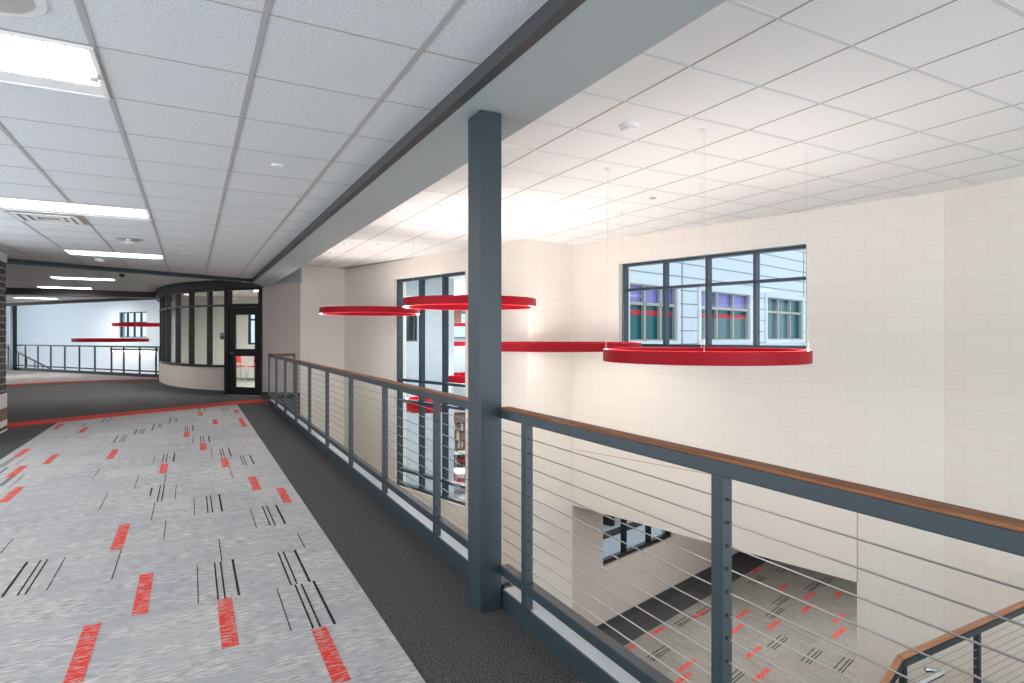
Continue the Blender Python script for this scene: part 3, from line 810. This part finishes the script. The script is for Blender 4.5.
q = MB(); q.box(-.07, .05, -.08, .06, 0, HD + .05); q.box(LD - .05, LD + .0, -.08, .06, 0, HD + .05); q.box(.05, LD - .05, -.08, .06, HD, HD + .05); q.box(.05, LD - .05, -.08, .06, TR - .03, TR + .05)
q.build('door_frame', 'black_frame', dr)
q = MB(); LW_ = LD - .05
q.box(.055, LW_ - .005, -.06, 0, .01, .20); q.box(.055, LW_ - .005, -.06, 0, .93, 1.10); q.box(.055, LW_ - .005, -.06, 0, TR - .21, TR - .035)
[q.box(xa, xb, -.06, 0, za, zb) for xa, xb in ((.055, .215), (LW_ - .115, LW_ - .005)) for za, zb in ((.20, .93), (1.10, TR - .21))]
leaf = q.build('door_leaf', 'black_frame', dr)
dbx('glass', 'clear_glass', .215, LW_ - .115, -.034, -.028, .20, .93, leaf); dbx('glass', 'clear_glass', .215, LW_ - .115, -.034, -.028, 1.10, TR - .21, leaf)
q = MB(); q.tube([(.12, -.06, 1.0), (.12, -.11, 1.0), (.23, -.11, 1.0)], .011, 8); q.lathe([(0, 0), (.001, 0)], n=3); h = q.build('door_handle', 'steel_bright', leaf); h['label'] = 'small metal lever handle'
dbx('transom_glass', 'clear_glass', .05, LD - .05, -.01, 0, TR + .05, HD)
dbx('threshold', 'stone_trim', 0, LD, -.10, .06, .002, .012)
t = empty('room_sign', (.845, 15.66, 1.40), 'small dark square room sign mounted left of the black door', 'sign', rotz=AD)
t.location = (D0[0] - .13, D0[1] + .03, 1.42)
q = MB(); q.box(-.07, .07, -.012, 0, -.10, .06); q.build('plate', 'sign_grey', t)
q = MB(); q.box(-.05, .05, -.015, -.012, .0, .035); q.build('insert', 'stone_trim', t)

# inside of the room
rb0, rb1 = uon(247.5, (-.6, 23.2), (6.2, 19.2)), uon(259.5, (-.6, 23.2), (6.2, 19.2))
wall('wall_room_back', (-.6, 23.2), (6.2, 19.2), 0, CF, .2, 'block_cream', [(rb0, rb1, 1.12, 2.30)], lab='pale rear wall inside the glass room', flip=1)
wall('wall_room_side', (2.6, 14.75), (6.2, 19.2), 0, CF, .15, 'block_cream', lab='pale side wall inside the glass room', flip=-1)
ra = math.atan2(-4.0, 6.8)
window('window_4', (-.6, 23.2), ra, rb0, rb1, 1.12, 2.30, .05, [], [1.95], 'small window on the far wall of the glass room', fm='skylit_frame', w_=.06, dp=.08)
b = MB(); b.prism([(-.3, 18.4), (.15, 17.2), (.95, 16.05), (1.6, 15.4), (2.5, 14.95), (6.1, 19.2), (-.5, 23.1)], .0, .006)
tag(b.build('room_carpet', 'carpet_taupe'), 'pale grey carpet inside the glass room', 'carpet')
troffer(.6, 17.2, 'recessed light inside the glass room', power=75, zc=CF); troffer(1.6, 18.8, 'second recessed light inside the glass room', power=75, zc=CF)


def chair(x, y, z, rz, lab, grp, seatm='red_plastic'):
    t = empty('chair', (x, y, z), lab, 'chair', grp, rz)
    q = MB(); n = 6; vs = []; fs = []
    for i in range(n + 1):
        for j in range(n + 1):
            u, v = -1 + 2 * i / n, -1 + 2 * j / n; vs.append((.22 * u * (1 - .08 * v * v), .21 * v, .45 + .02 * (u * u) - .02 * (1 - abs(v))))
    k = len(vs); vs += [(a, b_, c - .022) for a, b_, c in vs]
    for i in range(n):
        for j in range(n):
            a = i * (n + 1) + j; fs.append((a, a + n + 1, a + n + 2, a + 1)); fs.append((k + a + 1, k + a + n + 2, k + a + n + 1, k + a))
    for i in range(n):
        for e0, e1 in ((i, i + 1), (n * (n + 1) + i, n * (n + 1) + i + 1), (i * (n + 1), (i + 1) * (n + 1)), (i * (n + 1) + n, (i + 1) * (n + 1) + n)): fs.append((e0, e1, k + e1, k + e0))
    q.add(vs, fs); q.build('seat', seatm, t, smooth=True)
    q = MB(); vs = []; fs = []
    for i in range(n + 1):
        for j in range(n + 1):
            u, v = -1 + 2 * i / n, j / n; vs.append((.20 * u * (1 - .12 * v), .20 + .05 * v - .03 * (u * u), .56 + .32 * v))
    k = len(vs); vs += [(a, b_ + .02, c) for a, b_, c in vs]
    for i in range(n):
        for j in range(n):
            a = i * (n + 1) + j; fs.append((a, a + 1, a + n + 2, a + n + 1)); fs.append((k + a, k + a + n + 1, k + a + n + 2, k + a + 1))
        for e0, e1 in ((i, i + 1), (n * (n + 1) + i, n * (n + 1) + i + 1), (i * (n + 1), (i + 1) * (n + 1)), (i * (n + 1) + n, (i + 1) * (n + 1) + n)): fs.append((e0, e1, k + e1, k + e0))
    q.add(vs, fs); q.build('backrest', seatm, t, smooth=True)
    for sx in (-1, 1):
        q = MB(); q.tube([(.17 * sx, .18, .44), (.20 * sx, .22, .62), (.19 * sx, .25, .80)], .011, 6); q.build('back_frame', 'steel_bright', t)
        for sy in (-1, 1):
            q = MB(); q.tube([(.17 * sx, .17 * sy, .44), (.21 * sx, .22 * sy, 0.0)], .011, 6); q.build('leg', 'steel_bright', t)
    return t


def table(x, y, z, r, h, lab, grp=None, cat='table'):
    t = empty('round_table', (x, y, z), lab, cat, grp)
    q = MB(); q.lathe([(0, h - .03), (r - .01, h - .03), (r, h - .02), (r, h), (0, h)], n=40); q.build('table_top', 'table_white', t)
    q = MB(); q.lathe([(.035, .03), (.035, h - .03)], n=14); q.build('pedestal', 'steel_bright', t, smooth=True)
    for k in range(4):
        q = MB(); a = k * math.pi / 2 + .4; q.tube([(0, 0, .06), (r * .65 * math.cos(a), r * .65 * math.sin(a), .022)], .02, 8); q.build('foot', 'steel_bright', t)
    return t


table(2.3, 20.2, 0.006, .5, .74, 'white round table inside the glass room')
for x, y, rz, l in ((1.28, 20.75, .3, 'red chair left in the lower glass of the black door'), (1.82, 20.45, -.6, 'red chair right in the lower glass of the black door')): chair(x, y, 0.006, rz, l, None)

# ------------------------------------------------------------- brick pier
t = empty('brick_pier', (-2.915, 10.7, 0), 'dark brick pier with pale and brown bands at the left edge', 'pier')
for z0, z1, m_, nm in ((.0, .075, 'block_dark', 'brickwork'), (.075, .165, 'cast_white', 'pale_band'), (.165, .345, 'stone_brown', 'brown_band'), (.345, .555, 'cast_white', 'pale_band'), (.555, 2.50, 'block_dark', 'brickwork'), (2.50, CL, 'cast_white', 'cap')):
    q = MB(); e = .012 if 'band' in nm or nm == 'cap' else 0; q.box(-.48 - e, .48 + e, -.76 - e, .76 + e, z0, z1); q.build(nm, m_, t)
b = MB(); b.box(-3.40, -2.42, 9.92, 11.475, 0, .02)
struct(b.build('baseboard_pier', 'cast_white'), 'pale base under the brick pier', 'baseboard')

# ------------------------------------------------------------- far railing and second atrium
LF_, AF = seg(FR0, FR1)
t = empty('guard_railing', (FR0[0], FR0[1], 0), 'distant cable railing across the far end of the hall', 'railing', rotz=AF)
q = MB(); q.box(-3, LF_ + .4, -.03, .03, 1.0, 1.055); q.build('top_rail', 'slate_paint', t)
q = MB(); q.box(-3, LF_ + .4, -.025, .025, .17, .22); q.build('bottom_rail', 'slate_paint', t)
for px in (8, 25.3, 37.9, 50.8, 64.8, 79.4, 94.9, 111.5, 123.8, 139.7, 156, 159.7):
    u = uon(px, FR0, FR1); q = MB(); q.box(u - .022, u + .022, -.022, .022, .06, 1.0); q.build('post', 'slate_paint', t)
for z in CZ:
    q = MB(); q.tube([(-3, 0, z), (LF_ + .4, 0, z)], .0026, 5); q.build('cable', 'steel_cable', t)
q = MB(); q.box(-3, LF_ + .4, -.05, .12, -.42, .10)
struct(q.build('trim_curb', 'slate_paint', origin=(FR0[0], FR0[1], 0), rotz=AF), 'slate curb under the far railing', 'trim')
u = uon(16.8, FR0, FR1)
t = empty('steel_column', (FR0[0] + math.cos(AF) * u, FR0[1] + math.sin(AF) * u, 0), 'distant slate steel column by the far railing', 'column', rotz=AF)
q = MB(); q.box(-.09, .09, -.18, -.03, 0, CF); q.build('shaft', 'slate_paint', t)
Q = (-4.04, 40.6); QR = (1.6, 32.3)
wall('wall_far_left', Q, (-16, 56.8), LF, CA + .5, .3, 'wall_pale_blue', lab='pale blue wall beyond the far railing', flip=-1)
fu0, fu1 = uon(119.5, Q, QR), uon(146.5, Q, QR)
wall('wall_far_right', Q, QR, LF, CA + .5, .3, 'wall_pale_blue', [(fu0, fu1, 1.32, 2.72)], lab='pale wall with small window beyond the far railing', flip=1)
wall('wall_far_side', (-16, 56.8), (-16, 32), LF, CA + .5, .3, 'wall_pale_blue', [(14, 22.5, -2, 2.7)], lab='side wall of the far atrium', flip=-1)  # hole added to surround the out-of-view fill light
wall('wall_far_near', QR, (-.3, 23.6), LF, CA + .5, .3, 'wall_pale_blue', lab='side wall of the far atrium next to the glass room', flip=1)
window('window_5', Q, seg(Q, QR)[1], fu0, fu1, 1.32, 2.72, .05, [fu0 + (fu1 - fu0) * k for k in (.25, .5, .75)], [2.15], 'distant window behind the far ring pendants', dp=.1)
b = MB(); b.prism([(-17, 57), (-16, 33), FR0, (-.9, 23.4), QR, (-3.9, 41)], CA + .48, CA + .6)
struct(b.build('ceiling_far', 'ceiling_tile_smooth'), 'white ceiling of the far atrium', 'ceiling')


def at(px, py, d):
    r = (px - 512) / F * d; c, s = math.cos(TH), math.sin(TH)
    return (r * c + d * s, -r * s + d * c, EYE + (HZ - py) / F * d)


x, y, z = at(111.5, 338.3, 25.5); pendant(x, y, 1.38, z, 'distant large red ring pendant hanging low beyond the far railing', ceil=CA + .48, band=.15)
x, y, z = at(141, 324.5, 27.5); pendant(x, y, 1.12, z + .06, 'distant red ring pendant hanging high before the far window', ceil=CA + .48, band=.15)
# opening edge on the far right wall; glowing bar added for lit wall below
Lq, Aq = seg(Q, QR); a0, a1 = uon(114, Q, QR), uon(158, Q, QR)
t = empty('lit_wall_strip', (Q[0], Q[1], 0), 'distant glowing bar under a dark ledge, standing in for lit wall', 'lit wall stand-in', rotz=Aq)
q = MB(); q.box(a0, a1, -.22, 0, .60, .70); q.build('ledge', 'charcoal_trim', t)
q = MB(); q.box(a0 + .1, a1 - .1, -.16, -.06, .56, .60); q.build('lamp', 'lamp_white', t)
# stair railing in far atrium
t = empty('stair_railing', (*unproj(30, 372, 0), 0), 'distant sloping stair railing behind the far column', 'railing')
px, py = t.location.x, t.location.y
A = Vector(at(-5, 341, 27.0)); B_ = Vector(at(52, 369.5, 25.3)); o_ = Vector((px, py, 0))
q = MB(); q.bar(A - o_, B_ - o_, .05, .06); q.build('top_rail', 'slate_paint', t)
dn = Vector((0, 0, -.85)); q = MB(); q.bar(A + dn - o_, B_ + dn - o_, .05, .05); q.build('bottom_rail', 'slate_paint', t)
for k in range(8):
    p = A.lerp(B_, k / 7) - o_; q = MB(); q.bar(p, p + Vector((0, 0, -1.0)), .04, .04); q.build('post', 'slate_paint', t)
for k in range(7):
    z = Vector((0, 0, -.1 - .11 * k)); q = MB(); q.tube([A + z - o_, B_ + z - o_], .003, 5); q.build('cable', 'steel_cable', t)

# ------------------------------------------------------------- near stair railing on the half landing
ZT = -.98; ys = 2.585
t = empty('stair_railing', (4.66, ys, ZT - 1.07), 'wood capped stair railing with cables at the bottom right corner', 'railing')
q = MB(); q.box(0, 2.74, -.024, .024, 1.035, 1.07); q.build('handrail', 'rail_wood_light', t, bevel=.014)
q = MB(); q.box(0, 2.74, -.025, .025, .985, 1.035); q.build('top_rail', 'slate_paint', t)
q = MB(); q.bar((.01, 0, 1.052), (-2.6, 0, 1.052 - 2.6 * .70), .048, .035); q.build('sloping_handrail', 'rail_wood_light', t, bevel=.014)
q = MB(); q.bar((.01, 0, 1.01), (-2.6, 0, 1.01 - 2.6 * .70), .05, .05); q.build('sloping_top_rail', 'slate_paint', t)
for x in (.05, 1.13, 2.21):
    q = MB(); q.box(x - .02, x + .02, -.02, .02, 0, .99); q.cur = 1
    for k in range(11): q.tube([(x - .024, 0, .91 - .0695 * k), (x + .024, 0, .91 - .0695 * k)], .007, 6)
    q.build('post', ['slate_paint', 'steel_bright'], t)
for k in range(12):
    z = .91 - .0695 * k
    q = MB(); q.tube([(0, 0, z), (2.74, 0, z)], .0024, 5); q.build('cable', 'steel_cable', t)
for x in (-.8, -1.6, -2.4):
    q = MB(); q.box(x - .02, x + .02, -.02, .02, x * .70 + .05, 1.0 + x * .70); q.build('post', 'slate_paint', t)
t = empty('grab_rail', (4.5, ys - .12, ZT - .16), 'bright steel tube grab rail beside the stair railing', 'grab rail')
q = MB(); q.tube([(-1.9, 0, -1.6), (-.22, 0, -.03), (-.14, 0, .0), (.50, 0, .0)], .021, 12); q.build('tube', 'steel_bright', t, smooth=True)
q = MB(); q.tube([(.49, .0, .0), (.485, .05, 0.0), (.44, .085, 0.0)], .018, 10); q.build('end_return', 'steel_bright', t, smooth=True)
b = MB(); b.box(4.6, 7.42, ys - 2.2, ys + .04, ZT - 1.32, ZT - 1.07)
struct(b.build('floor_landing', 'carpet_dark'), 'half landing of the stair at lower right', 'floor')
st = empty('staircase', (3.3, ys - 1.1, LF), 'lower stair flight descending below the railing', 'stairs')
q = MB()
for k in range(10): q.box(4.6 - .27 * (k + 1) - 3.3, 4.6 - .27 * k - 3.3, -1.1, 1.08, 0.0, (ZT - 1.07 - .19 * (k + 1)) - LF)
q.build('steps', 'carpet_dark', st)

# ------------------------------------------------------------- library seen through the tall window
lb0, lb1 = uon(406.3, (3.60, 14.9), (6.55, 15.72)), uon(417.5, (3.60, 14.9), (6.55, 15.72))
wall('wall_library_left', (3.60, 14.9), (6.55, 15.72), LF, CA, .2, 'panel_blue_grey', [(lb0, lb1, 1.26, 2.36)], lab='blue grey panelled wall seen through the tall window', flip=1)
window('window_6', (3.60, 14.9), math.atan2(.82, 2.95), lb0, lb1, 1.26, 2.36, .01, [], [], 'small window in the blue grey wall', dp=.06, w_=.04)
wall('wall_library_back', (5.5, 26.5), (12.6, 25.5), LF, CA, .3, 'wall_pale_blue', [(4.2, 6.1, 1.3, 2.5)], lab='far pale wall of the library', flip=1)
window('window_7', (5.5, 26.5), math.atan2(-1, 7.1), 4.2, 6.1, 1.3, 2.5, .05, [], [1.9], 'small green-tinted window on the far library wall', dp=.1)
wall('wall_library_side', (6.55, 15.72), (5.5, 26.5), LF, CA, .2, 'panel_blue_grey', lab='side wall of the library', flip=1)
wall('wall_library_east', (6.25, 9.25), (12.3, 25.4), LF, CA, .2, 'wall_pale_blue', lab='east wall of the library', flip=-1)
b = MB(); b.prism([(3.0, 14.9), (5.0, 8.9), (6.3, 9.2), (12.5, 25.5), (12.5, 27), (5.4, 27)], CA, CA + .1)
struct(b.build('ceiling_library', 'ceiling_tile_smooth'), 'white ceiling of the library', 'ceiling')
b = MB(); b.prism([(3.75, 14.7), (5.33, 9.2), (6.1, 9.4), (12.0, 25.2), (6.0, 26), (6.9, 15.9)], LF, LF + .006)
tag(b.build('library_carpet', 'carpet_grey'), 'pale grey carpet on the library floor', 'carpet')
bt = empty('brick_bulkhead', (8.2, 24.6, 1.9), 'tan brick bulkhead under the library ceiling', 'bulkhead')
q = MB(); q.box(-2.0, 2.4, 0, .3, .1, .75); q.build('brickwork', 'tan_brick', bt)
for px, py, d, r, l, bd in ((464, 342, 21.5, .95, 'red ring pendant level with the horizon inside the library', .13), (466, 323.5, 22.5, .95, 'smaller red ring pendant high inside the library', .09),
                        (470, 374, 17.5, .9, 'big red ring pendant low inside the library', .24), (427, 398, 14.2, .50, 'red ring pendant lowest inside the library', .30)):
    x, y, z = at(px, py, d); pendant(x, y, r, z, l, n=48, band=bd)
b = MB(); x, y, z = at(458, 360, 24.5)
q = MB(); q.box(-1.1, 1.1, 0, .08, -.55, .55); tag(q.build('display_screen', 'panel_blue_grey', origin=(x, y, z), rotz=-.25), 'large grey panel on the far library wall', 'screen')
# shelving with books
x, y, z = at(458, 432, 25.0)
bs = empty('bookcase', (x, y, LF), 'tall wooden bookcase filled with books in the library', 'bookcase', rotz=-.35)
H = 2.3
q = MB(); q.box(-1.9, 1.3, .30, .33, 0, H); q.box(-1.9, -1.86, 0, .33, 0, H); q.box(1.26, 1.3, 0, .33, 0, H); q.build('carcass', 'shelf_wood', bs)
for k in range(7):
    q = MB(); q.box(-1.86, 1.26, 0, .30, k * H / 6.2 + .05, k * H / 6.2 + .08); q.build('shelf', 'shelf_wood', bs)
for k in range(6):
    q = MB(); xx = -1.84
    while xx < 1.2:
        w_ = random.uniform(.03, .07); h_ = random.uniform(.22, .33); q.cur = random.randrange(3); q.box(xx, xx + w_, .05, .28, k * H / 6.2 + .08, k * H / 6.2 + .08 + h_); xx += w_ + random.choice((0, 0, .004, .05))
    o = q.build('books', ['book_a', 'book_b', 'book_c'], bs); o['kind'] = 'stuff'
for px, py, lb in ((456, 452, 'farther'), (457, 471, 'nearer')):
    d = F * (EYE - LF - .72) / (py - HZ); x, y, z = at(px, py, d)
    table(x, y, LF + .006, .52, .72, 'white round library table, the %s one' % lb)
for px, py, rz, l in ((449.5, 458, 2.2, 'red library chair left of the farther round table'), (462.5, 460, -2.2, 'red library chair right of the farther round table'),
                      (451, 483, 2.6, 'red library chair nearest to the window, left'), (462.0, 480, -2.4, 'red library chair nearest to the window, right')):
    d = F * (EYE - LF - .46) / (py - HZ); x, y, z = at(px, py, d); chair(x, y, LF + .006, rz, l, None)
x, y, z = at(407, 478, 14.0)
dk = empty('library_desk', (x, y, LF), 'dark service desk at the foot of the blue grey wall', 'desk')
q = MB(); q.box(-.7, .7, -.35, .35, 1.0, 1.05); q.build('desk_top', 'black_frame', dk)
q = MB(); q.box(-.66, .66, -.3, .3, 0, 1.0); q.build('body', 'shelf_wood', dk)
# unseen ceiling fixtures added to brighten the library
for k, (x, y) in enumerate(((5.6, 12.0), (7.3, 17.0), (8.6, 21.5))):
    troffer(x, y, ('nearest', 'middle', 'farthest')[k] + ' added fill light in the library ceiling', power=150, zc=CA)
for k, (x, y) in enumerate(((8.0, 7.0), (10.5, 6.0), (9.6, 3.6))):  # unseen fixtures added to lift the dark lower room
    troffer(x, y, ('leftmost', 'rightmost', 'closest')[k] + ' added fill light in the lower room ceiling', power=26, zc=OZ + .05)
troffer(-6.0, 38.0, 'recessed light in the far atrium ceiling', power=110, zc=CA + .48)
troffer(-3.0, 33.0, 'second recessed light in the far atrium ceiling', power=110, zc=CA + .48)

# ------------------------------------------------------------- outside: facing wing and courtyard
fa = (724 - 512) / F * 23.5; c_, s_ = math.cos(TH), math.sin(TH)
FA = Vector((fa * c_ + 23.5 * s_, -fa * s_ + 23.5 * c_)); F0 = FA - W * 8.6; F1 = FA + W * 16
LB, AB = seg(F0, F1)
bw = empty('facing_building', (F0.x, F0.y, LF), 'white panelled building wing seen through the wide window', 'building', rotz=AB)
H = 11.5


def fu(px): return uon(px, tuple(F0), tuple(F1))


wins = [(fu(628), fu(675.5)), (fu(699.5), fu(748.5)), (fu(766), fu(801.3))]; z0w, z1w = 1.24 - LF, 3.10 - LF
q = MB(); us = [0] + [v for w2 in wins for v in w2] + [LB]
q.box(0, LB, 0, .3, 0, z0w); q.box(0, LB, 0, .3, z1w, H)
for i in range(0, len(us), 2): q.box(us[i], us[i + 1], 0, .3, z0w, z1w)
q.build('wall_panels', 'siding_white', bw)
q = MB()
for k in range(30):
    z = .4 + k * .48
    if z > H: break
    for i in range(0, len(us), 2):
        if z0w - .1 < z < z1w + .1: q.box(us[i], us[i + 1], -.012, 0, z, z + .035)
    if not (z0w - .1 < z < z1w + .1): q.box(0, LB, -.012, 0, z, z + .035)
q.build('panel_joints', 'siding_joint', bw)
for k, (a, b_) in enumerate(wins):
    q = MB(); q.box(a - .16, a, -.08, .05, z0w - .16, z1w + .16); q.box(b_, b_ + .16, -.08, .05, z0w - .16, z1w + .16); q.box(a, b_, -.08, .05, z1w, z1w + .16); q.box(a, b_, -.08, .05, z0w - .16, z0w)
    wf = q.build('window_surround', 'siding_white', bw)
    q = MB(); nv = 3
    for i in range(nv + 1): xx = a + (b_ - a) * i / nv; q.box(xx - .05, xx + .05, .0, .12, z0w, z1w)
    for z in (z0w, z0w + (z1w - z0w) * .66, z1w): q.box(a, b_, .0, .12, z - .05, z + .05)
    q.build('window_bars', 'stone_trim', wf)
    q = MB(); q.box(a, b_, .14, .16, z0w, z0w + (z1w - z0w) * .66); q.build('lower_pane', 'teal_glass', wf)
    q = MB(); q.box(a, b_, .14, .16, z0w + (z1w - z0w) * .66, z1w); q.build('upper_pane', 'sky_reflect_glass' if k < 2 else 'teal_glass', wf)
    if k < 2:
        q = MB(); q.box(a, b_, .125, .139, z0w + .86, z0w + 1.02); q.build('red_strip', 'red_plastic', wf)
for px in (682, 757, 803.5):
    u = fu(px); q = MB(); q.box(u - .03, u + .03, -.02, 0, 0, H); q.build('panel_seam', 'siding_joint', bw)
# courtyard
b = MB(); b.prism([(5.6, 9.35), (60, 24), (60, -20), (16.5, -20), (14.8, 11.4), (13.9, 11.3)], LF - .05, LF + .01)
b = MB(); b.prism([tuple(Vector(P1) + Nn * .35 + W * -1), tuple(Vector(P1) + Nn * .35 + W * 40), tuple(Vector(F1)), tuple(Vector(F0))], LF - .02, LF + .02)
struct(b.build('floor_courtyard', 'paving'), 'pale paved courtyard outside the lower window', 'ground')
for k, (d0, wd, m_, l) in enumerate(((3.05, .30, 'asphalt', 'dark planting strip in the courtyard nearest the lower window'), (4.1, .7, 'asphalt', 'second dark strip in the courtyard'))):
    b = MB(); A = Vector(P1) + Nn * d0 + W * 0.2
    b.prism([tuple(A), tuple(A + W * 9), tuple(A + W * 9 + Nn * wd), tuple(A + Nn * wd)], LF, LF + .06)
    tag(b.build('planting_strip', m_), l, 'planting strip')
t = empty('courtyard_bench', (*(Vector(P1) + Nn * 3.75 + W * 5.5), LF + .02), 'dark bench with steel top seen through the lower window', 'bench', rotz=math.atan2(W.y, W.x))
q = MB(); q.box(-1.6, 2.4, -.2, .2, .42, .48); q.build('bench_top', 'steel_bright', t)
for x in (-1.4, .4, 2.2): q = MB(); q.box(x - .06, x + .06, -.18, .18, 0, .42); q.build('leg', 'black_frame', t)

# low grey outlet on lower wall
x, y = P1[0] + W.x * 3.42, P1[1] + W.y * 3.42
